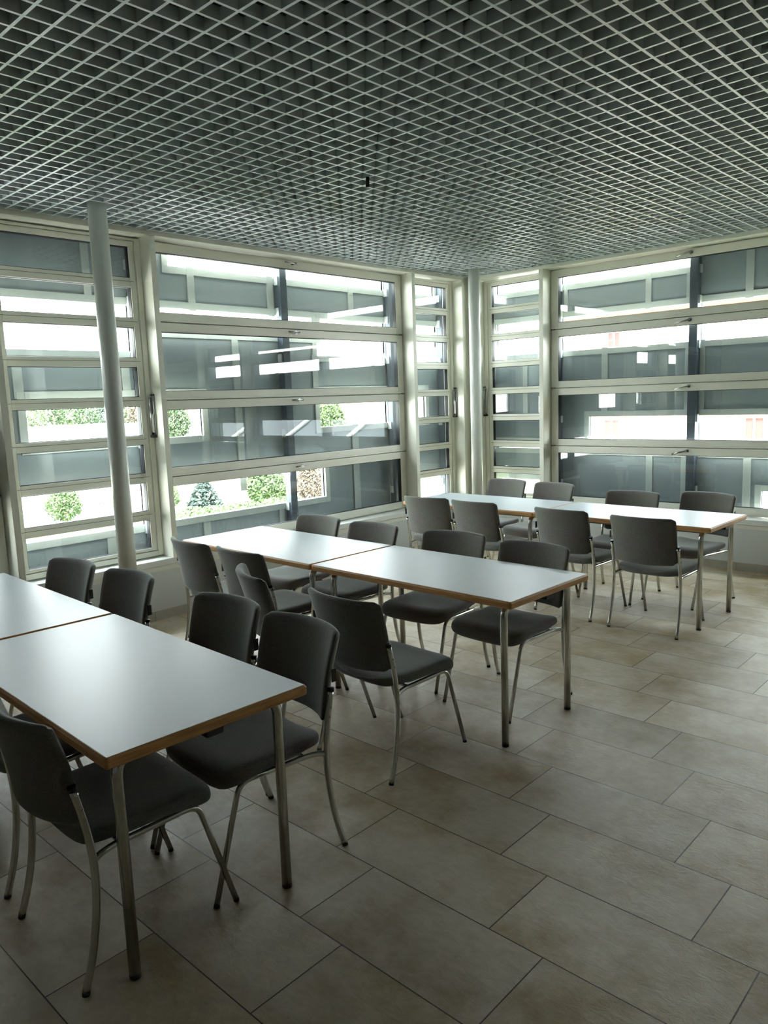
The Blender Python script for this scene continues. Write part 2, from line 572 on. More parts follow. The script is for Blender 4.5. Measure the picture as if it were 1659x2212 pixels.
LAB = {
 ('L', 0): 'narrow eight-pane cream window on the left wall, next to the corner column',
 ('L', 1): 'wide cream window with four stacked sashes on the left wall behind the middle table',
 ('L', 2): 'tall eight-pane cream window behind the round column on the left',
 ('L', 3): 'wide cream window at the left picture edge',
 ('R', 0): 'narrow eight-pane cream window on the right wall, next to the corner column',
 ('R', 1): 'wide cream window with four stacked sashes on the right wall behind the far table',
 ('R', 2): 'tall eight-pane window of the right wall outside the picture',
 ('R', 3): 'wide window of the right wall outside the picture'}
n = 1
for side in 'LR':
    for i, (t0, t1, k) in enumerate(WINS):
        (wide_window if k == 'wide' else case_window)(side, n, t0, t1, LAB[(side, i)])
        n += 1

# ---------------------------------------------------------------- open cell ceiling
GP = 0.10253
GX, GY = 2.389, -4.113
HOLES = [(0.339, 0.544, -4.728, -4.523), (0.2365, 0.4415, -0.5255, -0.3205)]
bm = bmesh.new()
TH = 0.0062
ix0 = math.ceil((0.004 - GX) / GP); ix1 = math.floor((RX - GX) / GP)
iy0 = math.ceil((RY - GY) / GP); iy1 = math.floor((-0.004 - GY) / GP)
def bars(fixed, lo, hi, holes, along):
    cuts = [(a, b_) for a, b_ in holes]
    segs = [(lo, hi)]
    for a, b_ in cuts:
        ns = []
        for s, e in segs:
            if b_ <= s or a >= e:
                ns.append((s, e))
            else:
                if a > s: ns.append((s, a))
                if b_ < e: ns.append((b_, e))
        segs = ns
    for s, e in segs:
        if along == 'y':
            add_box(bm, fixed - TH, fixed + TH, s, e, H, H + 0.045)
        else:
            add_box(bm, s, e, fixed - TH, fixed + TH, H + 0.0003, H + 0.0447)
for i in range(ix0, ix1 + 1):
    x = GX + i * GP
    hs = [(h[2] + 0.006, h[3] - 0.006) for h in HOLES if h[0] + 0.02 < x < h[1] - 0.02]
    bars(x, RY, -0.001, hs, 'y')
for j in range(iy0, iy1 + 1):
    y = GY + j * GP
    hs = [(h[0] + 0.006, h[1] - 0.006) for h in HOLES if h[2] + 0.02 < y < h[3] - 0.02]
    bars(y, 0.001, RX, hs, 'x')
struct(obj('ceiling', bm, M_GRID), 'open-cell grey metal grid ceiling', 'ceiling')

# ---------------------------------------------------------------- round columns
def column(x, y, label):
    o = empty('round_column', (x, y, 0))
    tag(o, label, 'column', 'round columns')
    b = bmesh.new()
    add_tube(b, [(0, 0, 0), (0, 0, 3.38)], 0.0605, 48)
    obj('shaft', b, M_COLUMN, o)
    b = bmesh.new()
    add_box(b, -0.14, 0.14, -0.10, 0.10, H + 0.075, H + 0.083)
    obj('head_plate', b, M_RAIL, o)
column(0.419, -4.615, 'slender round white column in front of the left window')
column(0.377, -0.400, 'slender round white column in the far corner')

# lid of the floor socket box
fq = [(1204.8, 1349.0), (1254.0, 1353.4), (1235.5, 1363.5), (1187.0, 1359.0)]
def floor_pt(px, py):
    d = fw + rt * ((px - 829.5) / F_PX) - up * ((py - 1106) / F_PX)
    return cam_o.matrix_world.translation + d * (-1.67339 / d.z)
fp = [floor_pt(*q) for q in fq]
fc = sum(fp, Vector()) / 4
hw_ = max((fp[1] - fp[0]).length, (fp[3] - fp[2]).length) / 2
hd_ = max((fp[2] - fp[1]).length, (fp[0] - fp[3]).length) / 2
fr_ = empty('floor_socket_box', (fc.x, fc.y, 0.0))
tag(fr_, 'flush floor socket lid outlined dark, beside the right leg of the middle table', 'floor box')
bm = bmesh.new()
for b6 in ((-hw_, hw_, -hd_, -hd_ + 0.004), (-hw_, hw_, hd_ - 0.004, hd_), (-hw_, -hw_ + 0.004, -hd_, hd_), (hw_ - 0.004, hw_, -hd_, hd_)):
    add_box(bm, *b6, 0.0, 0.0012)
obj('frame', bm, M_BLACK, fr_)
box_obj('lid', (-hw_ + 0.004, hw_ - 0.004, -hd_ + 0.004, hd_ - 0.004, 0.0, 0.0008), M_FLOOR, fr_)
print('FLOORBOX', fc, hw_, hd_)

# small black strip caught in the ceiling grid
b = bmesh.new()
add_box(b, -0.011, 0.011, -0.0015, 0.0015, -0.030, 0.0)
add_box(b, -0.010, 0.012, 0.0, 0.004, -0.058, -0.029)
o = obj('black_strip', b, M_BLACK)
o.location = (2.03, -3.712, H + 0.002)
o.rotation_euler = (0.12, 0.08, 0.72)
tag(o, 'small black strip hanging from the ceiling grid', 'strip')

# ---------------------------------------------------------------- outer cladding screens
OP = {
 'L': [(1.05, 3.64, 2.82, 3.70), (0.20, 0.98, 2.82, 3.70), (-0.25, 0.08, 2.82, 3.70),
       (4.03, 6.60, 2.12, 2.48), (2.04, 3.95, 2.30, 2.48), (1.05, 2.04, 2.12, 2.48), (0.17, 0.98, 2.12, 2.48), (-0.25, 0.08, 2.12, 2.48),
       (3.41, 4.90, 1.42, 1.76), (1.05, 2.04, 1.42, 1.76), (0.40, 0.98, 1.42, 1.76),
       (4.03, 5.70, 0.72, 1.06), (2.01, 3.95, 0.72, 1.06), (0.10, 0.98, 0.25, 0.76)],
 'R': [(0.15, 0.93, 2.82, 3.70), (1.0, 2.40, 2.82, 3.70),
       (0.15, 0.93, 2.12, 2.48), (1.0, 2.41, 2.12, 2.48), (2.49, 5.60, 2.12, 2.48),
       (1.33, 2.41, 1.06, 1.41), (2.49, 5.10, 1.06, 1.41),
       (0.17, 0.93, 1.06, 1.12), (0.17, 0.93, 0.25, 0.70), (3.09, 5.20, 0.25, 0.70), (6.9, 7.6, 2.12, 2.48)]}
STI = {
 'L': [(3.40, 3.47, 2.48, 2.82), (2.55, 2.62, 2.48, 2.82), (1.51, 1.58, 2.48, 2.82), (4.32, 4.38, 2.50, 3.4),
       (2.985, 3.055, 0.90, 2.30), (4.90, 4.97, 1.78, 2.10), (4.06, 4.13, 1.78, 2.10), (1.51, 1.60, 0.30, 1.42), (3.40, 3.47, 0.30, 0.70),
       (4.30, 4.37, 0.30, 0.70), (2.04, 2.11, 1.76, 2.12), (2.56, 2.62, 0.3, 0.7), (0.55, 0.60, 1.8, 2.1), (0.55, 0.60, 0.9, 1.4)],
 'R': [(1.94, 2.00, 2.48, 2.82), (2.89, 2.96, 2.48, 3.4), (1.47, 1.54, 1.42, 2.12), (2.49, 2.54, 1.42, 2.12), (1.97, 2.04, 0.30, 1.06),
       (2.92, 2.99, 0.30, 1.06), (2.35, 2.40, 2.5, 2.8), (2.35, 2.40, 1.42, 2.1), (1.03, 1.07, 2.5, 2.82), (0.5, 0.56, 1.4, 2.1), (3.5, 3.57, 1.42, 2.12), (2.33, 2.41, 0.3, 1.06)]}
POSTS = {'L': [0.125, 1.005, 2.49, 3.99, 5.16, 6.65, 8.2], 'R': [0.06, 0.965, 2.45, 3.99, 5.16, 6.65, 8.2]}
for side in 'LR':
    nm = 'left' if side == 'L' else 'right'
    root = empty('cladding_screen', (0, 0, 0))
    tag(root, 'blue grey metal cladding screen with slot openings outside the %s windows' % nm, 'facade screen')
    T0, T1, ZZ0, ZZ1 = -0.33, (9.6 if side == 'L' else 8.8), 0.0, 3.9
    ts = sorted({T0, T1} | {v for o_ in OP[side] for v in o_[:2]})
    zs = sorted({ZZ0, ZZ1} | {v for o_ in OP[side] for v in o_[2:]})
    bm = bmesh.new()
    for a, b_ in zip(ts, ts[1:]):
        run = None
        for c, d in zip(zs, zs[1:]):
            mt, mz = (a + b_) / 2, (c + d) / 2
            solid = not any(o_[0] < mt < o_[1] and o_[2] < mz < o_[3] for o_ in OP[side])
            if solid:
                if run is None: run = c
                last = d
            if (not solid or d == zs[-1]) and run is not None:
                add_box(bm, *WL(side, a, b_, 0.352, 0.372, run, last))
                run = None
    obj('cladding_sheet', bm, M_PANEL, root)
    for k_, (a, b_, c, d) in enumerate(OP[side]):
        bm = bmesh.new()
        top = d > 3.5
        w = 0.058
        frame_boxes(bm, side, a - w, b_ + w, c - w, d + w, w, w, w, w, 0.338 - 0.0006 * k_, 0.395 + 0.0006 * k_)
        obj('opening_frame', bm, M_RAIL, root, bevel=0.002)
    for (a, b_, c, d) in STI[side]:
        bm = bmesh.new()
        add_box(bm, *WL(side, a, b_, 0.336, 0.352, c - 0.01, d + 0.01))
        obj('stile', bm, M_RAIL, root, bevel=0.002)
    for t in POSTS[side]:
        bm = bmesh.new()
        add_box(bm, *WL(side, t - 0.040, t + 0.040, 0.26, 0.335, -0.1, 3.9))
        p_ = obj('post', bm, M_POST, root, bevel=0.003)
        for z in (0.69, 1.39, 2.09, 2.79, 2.51):
            box_obj('bracket', WL(side, t + 0.040, t + 0.052, 0.285, 0.335, z - 0.04, z + 0.035), M_RAIL, p_)
# reveal closures between room wall and screen (floor, roof edge)
bm = bmesh.new()
add_box(bm, -0.50, RX + 0.5, 0.30, 0.52, -0.6, -0.02)
add_box(bm, -0.50, -0.30, RY - 0.5, 0.30, -0.6, -0.02)
struct(obj('trim_2', bm, M_ROOFW), 'grey edge of the floor slab outside', 'slab edge')
bm = bmesh.new()
add_box(bm, -0.151, RX, 0.151, 0.30, -0.6, 0.0)
add_box(bm, -0.30, -0.151, RY, 0.30, -0.6, 0.0)
struct(obj('trim_3', bm, M_ROOFW), 'slab under the window walls', 'slab edge')

# ---------------------------------------------------------------- tables
TZ = 0.74
def make_table(TL=1.392, TW=0.7065, il=0.116, ir=0.088):
    root = empty('cafeteria_table')
    hx, hy = TL / 2, TW / 2
    bm = bmesh.new()
    # wooden edge slab with chamfered top edge and rounded corners
    def ring(ins, z, r=0.012, n=4):
        out = []
        for cx, cy_, a0 in ((hx - r, hy - r, 0), (-hx + r, hy - r, PI / 2), (-hx + r, -hy + r, PI), (hx - r, -hy + r, 1.5 * PI)):
            for k in range(n + 1):
                a = a0 + PI / 2 * k / n
                out.append(bm.verts.new((cx + (r - ins) * math.cos(a), cy_ + (r - ins) * math.sin(a), z)))
        return out
    rings = [ring(0.006, TZ - 0.0355), ring(0.0, TZ - 0.030), ring(0.0, TZ - 0.0085), ring(0.0065, TZ - 0.0008)]
    nn = len(rings[0])
    for a, b_ in zip(rings, rings[1:]):
        for k in range(nn):
            bm.faces.new((a[k], a[(k + 1) % nn], b_[(k + 1) % nn], b_[k]))
    bm.faces.new(list(reversed(rings[0])))
    bm.faces.new(rings[-1])
    top = obj('tabletop', bm, M_WOOD, root)
    bm = bmesh.new()
    v = [bm.verts.new(p) for p in ((-hx + 0.0085, -hy + 0.0085, TZ), (hx - 0.0085, -hy + 0.0085, TZ), (hx - 0.0085, hy - 0.0085, TZ), (-hx + 0.0085, hy - 0.0085, TZ))]
    v2 = [bm.verts.new(p.co - Vector((0, 0, 0.004))) for p in v]
    bm.faces.new(v)
    bm.faces.new(list(reversed(v2)))
    for k in range(4):
        bm.faces.new((v2[k], v2[(k + 1) % 4], v[(k + 1) % 4], v[k]))
    obj('laminate', bm, M_LAM, top)
    ly = hy - 0.068
    for sx in (1, -1):
        lx = hx - (ir if sx > 0 else il)
        for sy in (-1, 1):
            bm = bmesh.new()
            add_tube(bm, round_path([(sx * lx, sy * ly, 0.009), (sx * lx, sy * ly, TZ - 0.052), (sx * lx, sy * 0.16, TZ - 0.052), (sx * lx, 0, TZ - 0.052)], 0.055, 8), 0.0175, 20)
            leg = obj('leg', bm, M_CHROME, root)
            bm = bmesh.new()
            add_tube(bm, [(sx * lx, sy * ly, 0.0), (sx * lx, sy * ly, 0.010)], 0.0177, 20)
            obj('foot_cap', bm, M_BLACK, leg)
        for (b6) in ((sx * (hx - 0.045) - 0.03, sx * (hx - 0.045) + 0.03, -0.03, 0.03, TZ - 0.060, TZ - 0.0355),
                     (sx * lx - 0.02, sx * lx + 0.02, -0.16, -0.10, TZ - 0.048, TZ - 0.0355),
                     (sx * lx - 0.02, sx * lx + 0.02, 0.10, 0.16, TZ - 0.048, TZ - 0.0355)):
            box_obj('bracket', b6, M_BLACK, root, bevel=0.003)
    for sy in (-1, 1):
        bm = bmesh.new()
        add_box(bm, -hx + il, hx - ir, sy * 0.20 - 0.012, sy * 0.20 + 0.012, TZ - 0.068, TZ - 0.0355)
        obj('frame_rail', bm, M_STEEL, root, bevel=0.002)
    return root

def copy_tree(o, parent=None):
    c = o.copy()
    C.objects.link(c)
    c.parent = parent
    if parent is not None:
        c.matrix_parent_inverse = o.matrix_parent_inverse.copy()
    for ch in list(o.children):
        copy_tree(ch, c)
    return c

tproto = [make_table(), make_table(il=0.09, ir=0.062)]
used = [False, False]
TLW = 0.7065
pairs = [
 ((3.4576, -6.3185, -0.0300), 0.010, 'table', ['white-topped table with beech edge nearest the camera', 'white-topped table at the left picture edge, behind the nearest table']),
 ((3.4566, -4.3695, -0.0166), 0.006, 'table', ['white-topped table with beech edge in the middle row, end towards the open floor', 'white-topped table of the middle row, end by the wide left window']),
 ((3.4941, -2.0415, -0.0096), 0.001, 'table', ['white-topped table of the far row, right half by the wide right window', 'white-topped table of the far row, left half by the corner column'])]
first = True
for (ox, oy, th), gap, cat, labs in pairs:
    for k in range(2):
        t = copy_tree(tproto[k]) if used[k] else tproto[k]
        used[k] = True
        lx = -0.696 - k * (1.392 + gap + 0.0035)
        ly = TLW / 2
        t.location = (ox + lx * math.cos(th) - ly * math.sin(th), oy + lx * math.sin(th) + ly * math.cos(th), 0)
        t.rotation_euler = (0, 0, th)
        tag(t, labs[k], cat, 'white-topped tables in three rows')

# ---------------------------------------------------------------- chairs
def make_chair():
    root = empty('stacking_chair')
    # --- seat cushion
    bm = bmesh.new()
    NS, NC = 22, 24
    y0, y1 = -0.215, 0.248
    rings = []
    for i in range(NS + 1):
        s = -1 + 2 * i / NS
        s = math.sin(s * PI / 2) * 0.35 + s * 0.65
        y = (y0 + y1) / 2 + s * (y1 - y0) / 2
        # plan outline
        e = max(0.0, 1 - abs(s) ** 7.0)
        wid = (0.235 + 0.007 * s) * (e ** 0.20) if e > 0 else 0
        # upper and lower surface
        zt = 0.466 + 0.005 * s * s
        if s > 0.35:
            q = (s - 0.35) / 0.65
            zt -= 0.042 * q ** 3.2
        if s < -0.6:
            q = (-s - 0.6) / 0.4
            zt -= 0.014 * q ** 2
        zb = 0.392
        if s > 0.25:
            zb -= 0.022 * math.sin(min(1, (s - 0.25) / 0.6) * PI / 2)
        if s < -0.5:
            zb += 0.008
        if s > 0.9:
            q = (s - 0.9) / 0.1
            zb += 0.006 * q
        zc, hh = zt * 0.55 + zb * 0.45, (zt - zb) / 2
        if abs(s) > 0.9:
            hh *= math.sqrt(max(0.0, 1 - ((abs(s) - 0.9) / 0.1) ** 2)) * 0.8 + 0.2
        wid = max(wid, 0.10)
        ring = []
        for k in range(NC):
            a = 2 * PI * k / NC
            cx_, sz_ = math.cos(a), math.sin(a)
            px = math.copysign(abs(cx_) ** (0.42 if sz_ >= 0 else 0.6), cx_) * wid
            pz = math.copysign(abs(sz_) ** (0.55 if sz_ >= 0 else 0.7), sz_) * hh
            if sz_ > 0:   # dished middle, raised sides
                pz -= 0.020 * (1 - (px / wid) ** 2) * (1 if s < 0.5 else max(0, (1 - s) / 0.5)) * sz_
                if s < 0.6: pz += 0.0
            ring.append(bm.verts.new((px, y, zc + pz)))
        rings.append(ring)
    for a, b_ in zip(rings, rings[1:]):
        for k in range(NC):
            bm.faces.new((a[k], a[(k + 1) % NC], b_[(k + 1) % NC], b_[k]))
    bm.faces.new(list(reversed(rings[0])))
    bm.faces.new(rings[-1])
    obj('seat', bm, M_FABRIC, root, smooth=True, subsurf=1)
    # --- backrest cushion: concave, leaning back, soft rounded edge
    bm = bmesh.new()
    NU, NV = 20, 16
    def back(u, v, side):
        # u -1..1, v 0..1 ; side +1 front, -1 rear
        hw = 0.224 + 0.012 * v
        # rounded outline of the corners
        x = u * hw
        z = 0.497 + v * 0.328
        # lower edge dips in the middle, top edge slightly crowned
        z += -0.006 * (1 - u * u) * (1 - v) + 0.004 * (1 - u * u) * v
        y = -0.206 - 0.066 * v - 0.012 * math.sin(v * PI) * -1.0
        y += 0.066 * (abs(u) ** 2.2 - 1)
        y += 0.004 * (1 - v)
        eu = max(0.0, (abs(u) - 0.90) / 0.10)
        ev = max(0.0, (abs(2 * v - 1) - 0.90) / 0.10)
        ed = min(1.0, math.sqrt(eu * eu + ev * ev))
        th = 0.019 * math.sqrt(max(0.0, 1 - ed ** 2)) + 0.0
        bulge = 0.004 * math.cos(u * PI / 2) * math.sin(v * PI)
        y += side * th + (bulge if side > 0 else 0)
        # pull corners in
        c = min(1.0, eu * ev)
        x -= math.copysign(0.012 * c, u)
        z -= (0.010 * c) * (1 if v > 0.5 else -1)
        return (x, y, z)
    gr = {}
    for sd in (1, -1):
        for i in range(NU + 1):
            for j in range(NV + 1):
                u = math.sin((-1 + 2 * i / NU) * PI / 2)
                v = 0.5 + 0.5 * math.sin((-1 + 2 * j / NV) * PI / 2)
                edge = i in (0, NU) or j in (0, NV)
                if edge and sd == -1:
                    gr[(sd, i, j)] = gr[(1, i, j)]
                else:
                    gr[(sd, i, j)] = bm.verts.new(back(u, v, sd))
    for sd in (1, -1):
        for i in range(NU):
            for j in range(NV):
                f = [gr[(sd, i, j)], gr[(sd, i + 1, j)], gr[(sd, i + 1, j + 1)], gr[(sd, i, j + 1)]]
                bm.faces.new(f if sd > 0 else list(reversed(f)))
    bk = obj('backrest', bm, M_FABRIC, root, smooth=True)
    # --- rear legs running up into the back supports
    for sx in (1, -1):
        bm = bmesh.new()
        pth = smooth_path([(sx * 0.248, -0.250, 0.010), (sx * 0.246, -0.222, 0.10), (sx * 0.244, -0.201, 0.20), (sx * 0.242, -0.190, 0.30),
                           (sx * 0.240, -0.190, 0.40), (sx * 0.238, -0.203, 0.51), (sx * 0.236, -0.226, 0.620)], 5)
        add_tube(bm, pth, 0.0118, 16)
        leg = obj('leg', bm, M_CHROME, root)
        bm = bmesh.new()
        add_tube(bm, [(sx * 0.2483, -0.2515, 0.0), (sx * 0.248, -0.2495, 0.011)], 0.0119, 16)
        obj('foot_cap', bm, M_BLACK, leg)
        bm = bmesh.new()
        add_tube(bm, [(sx * 0.236, -0.2255, 0.617), (sx * 0.2358, -0.229, 0.632)], 0.0128, 16)
        obj('end_cap', bm, M_BLACK, leg)
        for (yy, zz) in ((-0.213, 0.560), (-0.206, 0.525)):
            bm = bmesh.new()
            add_tube(bm, [(sx * 0.245, yy, zz), (sx * 0.2515, yy, zz)], 0.0042, 10)
            obj('screw', bm, M_STEEL, leg)
        # front leg with side rail
        bm = bmesh.new()
        pth = round_path([(sx * 0.238, -0.190, 0.385), (sx * 0.230, -0.165, 0.394), (sx * 0.219, -0.125, 0.396), (sx * 0.216, 0.168, 0.402), (sx * 0.218, 0.285, 0.010)], 0.045, 8)
        add_tube(bm, pth, 0.0100, 16)
        leg = obj('leg', bm, M_CHROME, root)
        bm = bmesh.new()
        add_tube(bm, [(sx * 0.2182, 0.2875, 0.0), (sx * 0.218, 0.2848, 0.011)], 0.0101, 16)
        obj('foot_cap', bm, M_BLACK, leg)
    for yy in (-0.10, 0.12):
        bm = bmesh.new()
        add_tube(bm, [(-0.211, yy, 0.400), (0.211, yy, 0.400)], 0.008, 12)
        obj('cross_bar', bm, M_CHROME, root)
    # --- small woven maker tag on the side of the backrest
    bm = bmesh.new()
    add_box(bm, -0.2440, -0.2415, -0.250, -0.228, 0.652, 0.702)
    obj('tag', bm, M_BLACK, bk)
    return root

chair0 = make_chair()
CH = [
 # x, y, yaw, faces (0 = +y, 1 = -y), label, group
 (3.09, -6.121, -0.033, 0, 'grey chair in the left foreground with its back to us, at the nearest table corner', 'N'),
 (2.439, -6.102, -0.001, 0, 'grey chair cut off by the left picture edge, left of the foreground chair', 'N'),
 (3.099, -5.604, -0.075, 1, 'large grey chair facing us at the right far corner of the nearest table', 'N'),
 (2.594, -5.577, 0.0, 1, 'grey chair on the far side of the nearest table, second from its right corner', 'N'),
 (1.723, -5.569, 0.010, 1, 'grey chair facing us directly in front of the foot of the left column', 'N'),
 (1.166, -5.606, 0.069, 1, 'grey chair facing us at the left, under the tall eight-pane window', 'N'),
 (1.160, -4.280, -0.090, 0, 'grey chair seen from behind at the left end of the middle row', 'M'),
 (1.686, -4.287, -0.054, 0, 'grey chair seen from behind, second from left at the middle row', 'M'),
 (2.325, -4.622, -0.430, 0, 'grey chair turned sideways at the near side of the middle row', 'M'),
 (2.959, -4.662, -0.048, 0, "large grey chair seen from behind, pulled out from the middle row's right table", 'M'),
 (1.148, -3.728, -0.017, 1, 'grey chair facing us at the window end of the middle row, far side', 'M'),
 (1.738, -3.754, -0.031, 1, 'grey chair facing us behind the joint of the two middle tables', 'M'),
 (2.450, -3.729, 0.086, 1, 'grey chair facing us behind the right middle table, left of the corner one', 'M'),
 (3.032, -3.780, -0.036, 1, 'grey chair facing us behind the right corner of the middle row', 'M'),
 (1.100, -1.905, 0.078, 0, 'grey chair seen from behind at the left end of the far row', 'F'),
 (1.656, -1.923, -0.043, 0, 'grey chair seen from behind, second from left at the far row', 'F'),
 (2.489, -1.957, -0.089, 0, 'grey chair seen from behind, second from right at the far row', 'F'),
 (3.126, -2.014, -0.012, 0, 'grey chair seen from behind, rightmost at the far row', 'F'),
 (0.991, -1.027, -0.068, 1, 'grey chair facing us right beside the corner column', 'F'),
 (1.561, -1.116, -0.159, 1, 'grey chair facing us behind the far row, second from the corner column', 'F'),
 (2.516, -1.372, 0.043, 1, 'grey chair facing us behind the far row, third from the corner column', 'F'),
 (3.021, -1.195, -0.179, 1, 'grey chair facing us behind the right end of the far row', 'F')]
GR = {'N': 'chairs around the nearest tables', 'M': 'chairs around the middle row of tables', 'F': 'chairs around the far row of tables'}
for i, (x, y, th, far, lab, g) in enumerate(CH):
    c = chair0 if i == 0 else copy_tree(chair0)
    c.location = (x, y, 0)
    c.rotation_euler = (0, 0, th + (PI if far else 0))
    tag(c, lab, 'chair', GR[g])

# ---------------------------------------------------------------- outside: ground, trees, houses
GZ = -7.6
M_GRASS = mat('grass', (0.10, 0.13, 0.05), 0.9, noise=(0.3, 0.3))
M_PAVE = mat('pale paving', (0.55, 0.53, 0.50), 0.9, noise=(0.5, 0.1))
M_LEAF1 = mat('light green leaves', (0.050, 0.086, 0.028), 0.8, noise=(0.9, 0.25))
M_LEAF2 = mat('mid green leaves', (0.036, 0.062, 0.026), 0.8, noise=(0.9, 0.3))
M_LEAF3 = mat('blue green needles', (0.028, 0.048, 0.040), 0.8, noise=(1.2, 0.3))
M_LEAF4 = mat('brown twigs and leaves', (0.075, 0.058, 0.042), 0.8, noise=(1.2, 0.3))
M_BARK = mat('bark', (0.30, 0.26, 0.22), 0.9, noise=(4, 0.2))
M_CREAM = mat('cream render', (0.72, 0.64, 0.50), 0.85, noise=(0.5, 0.05))
M_ORANGE = mat('orange render', (0.55, 0.17, 0.07), 0.85, noise=(0.5, 0.05))
M_WHITE = mat('white render', (0.80, 0.78, 0.74), 0.85, noise=(0.5, 0.04))
M_TILE = mat('red roof tiles', (0.12, 0.06, 0.045), 0.8, noise=(3, 0.2))
M_SHUT = mat('red brown shutter', (0.062, 0.020, 0.016), 0.7, noise=(5, 0.1))
M_WGL = mat('house window glass', (0.042, 0.050, 0.054), 0.6)
bm = bmesh.new()
add_box(bm, -140, 60, -70, 140, GZ - 0.5, GZ)
tag(obj('lawn', bm, M_GRASS), 'bright lawn and gardens outside the windows', 'grass', kind='stuff')
bm = bmesh.new()
add_box(bm, -26, -2, -40, 40, GZ, GZ + 0.02)
struct(obj('path', bm, M_PAVE), 'pale paved yard outside the left windows', 'paving')

def leaf_cloud(bm, c, rx, ry, rz, n, s, cone=False):
    for _ in range(n):
        a = random.uniform(0, 2 * PI)
        if cone:
            h = random.random() ** 1.3
            rr = (1 - h) * (0.75 + 0.25 * math.sin(h * 60)) * random.uniform(0.75, 1.0)
            p = Vector((rx * rr * math.cos(a), ry * rr * math.sin(a), rz * (2 * h - 1)))
        else:
            z = random.uniform(-1, 1)
            q = math.sqrt(1 - z * z)
            k = random.uniform(0.72, 1.0) * (1 + 0.10 * math.sin(3 * a + 5 * z) + 0.07 * math.sin(7 * a - 4 * z))
            p = Vector((rx * q * math.cos(a) * k, ry * q * math.sin(a) * k, rz * z * k))
        p += Vector(c)
        n_ = Vector((random.gauss(0, 1), random.gauss(0, 1), random.gauss(0, 1) + 0.4)).normalized()
        u = n_.orthogonal().normalized() * s * random.uniform(0.6, 1.3)
        v = n_.cross(u.normalized()) * s * random.uniform(0.4, 0.9)
        bm.faces.new([bm.verts.new(q_) for q_ in (p - u, p - v, p + u, p + v)])

def tree(x, y, zc, r, rz, m, label, n=2200, cone=False, s=0.16, group='trees outside the windows'):
    root = empty('garden_tree', (x, y, GZ))
    tag(root, label, 'tree', group)
    bm = bmesh.new()
    zl = zc - GZ
    ZB = 0.03
    leaf_cloud(bm, (0, 0, zl), r, r, rz, n, s, cone)
    if not cone:
        leaf_cloud(bm, (r * 0.2, -r * 0.3, zl + rz * 0.15), r * 0.7, r * 0.6, rz * 0.7, n // 3, s)
    obj('foliage', bm, m, root)
    bm = bmesh.new()
    add_tube(bm, [(0, 0, 0.03), (0.05, 0, max(0.3, zl - rz * 0.4))], max(0.08, r * 0.09), 8)
    for k in range(4):
        a = k * 1.7
        add_tube(bm, [(0.03, 0, max(0.2, zl - rz * 0.8)), (0.5 * r * math.cos(a), 0.5 * r * math.sin(a), zl)], max(0.04, r * 0.04), 6)
    obj('trunk', bm, M_BARK, root)
CP = Vector((5.34836, -7.19473, 1.67339))
def ray(px, py):
    d = fw + rt * ((px - 829.5) / F_PX) - up * ((py - 1106) / F_PX)
    return d
def at_x(px, py, x):
    d = ray(px, py); k = (x - CP.x) / d.x
    return CP + d * k
def at_y(px, py, y):
    d = ray(px, py); k = (y - CP.y) / d.y
    return CP + d * k
def dep(p):
    return (p - CP).dot(fw)
def tree_px(px, py, x, rpx, m, label, asp=1.0, **k):
    p = at_x(px, py, x)
    r = rpx * dep(p) / F_PX
    tree(p.x, p.y, p.z, r, r * asp, m, label, s=r * 0.09, **k)
tree_px(137, 1090, -34, 38, M_LEAF1, 'round light green tree in the yard, seen low in the left window', 1.0)
tree_px(330, 1062, -38, 22, M_LEAF1, 'small light green tree seen low beside the left window post', 1.1)
tree_px(366, 1072, -30, 22, M_LEAF1, 'light green bush left of the spruce in the garden', 1.2)
tree_px(440, 1062, -32, 50, M_LEAF3, 'blue green spruce in the garden behind the wide left window', 0.8, cone=True, n=3200)
tree_px(578, 1050, -30, 46, M_LEAF1, 'broad light green tree right of the cream garden house', 1.0)
tree_px(672, 1045, -26, 34, M_LEAF4, 'brown twiggy shrub seen right of the dark outer post', 1.2)
tree_px(712, 905, -60, 36, M_LEAF1, 'light green tree crown in the slot of the wide left window, above the spruce', 1.0)
tree_px(378, 912, -46, 34, M_LEAF2, 'mid green tree seen beside the distant white house with tiled roof', 1.3)
TL_ = ['distant light green tree crown at the left edge of the tree line', 'distant mid green tree crown, second from the left of the tree line', 'distant light green crown left of the dark spruce group', 'distant mid green crown in the middle of the tree line', 'distant blue green crown in the middle of the tree line',
 'distant mid green crown just left of the round column', 'distant brownish tree crown just right of the round column', 'distant mid green crown behind the post right of the column']
bt = [(70, 905, 30, M_LEAF1), (110, 888, 34, M_LEAF2), (150, 895, 36, M_LEAF1), (185, 900, 30, M_LEAF2), (225, 893, 36, M_LEAF3), (268, 885, 38, M_LEAF2), (305, 890, 34, M_LEAF4), (345, 880, 30, M_LEAF2)]
for i, (a, b_, r, m) in enumerate(bt):
    tree_px(a, b_, (-110 if i == 9 else -78 - 16 * (i % 3)), r, m, TL_[i], 1.0, n=900)

# hedge along the garden
bm = bmesh.new()
random.seed(3)
pa, pb = at_x(375, 1118, -24), at_x(640, 1082, -24)
for k in range(5200):
    t = random.random()
    p = pa.lerp(pb, t)
    q = Vector((p.x + random.uniform(-0.7, 0.7), p.y, p.z + random.uniform(-0.75, 0.25)))
    n_ = Vector((random.gauss(0, 1), random.gauss(0, 1), random.gauss(0, 1))).normalized()
    u = n_.orthogonal().normalized() * 0.08
    v = n_.cross(u.normalized()) * 0.05
    bm.faces.new([bm.verts.new(q_) for q_ in (q - u, q - v, q + u, q + v)])
hz = min(pa.z, pb.z) - 0.7
add_box(bm, -24.5, -23.5, pa.y, pb.y, GZ, hz + 0.2)
tag(obj('garden_hedge', bm, M_LEAF1), 'clipped light green hedge behind the wide left window', 'hedge')

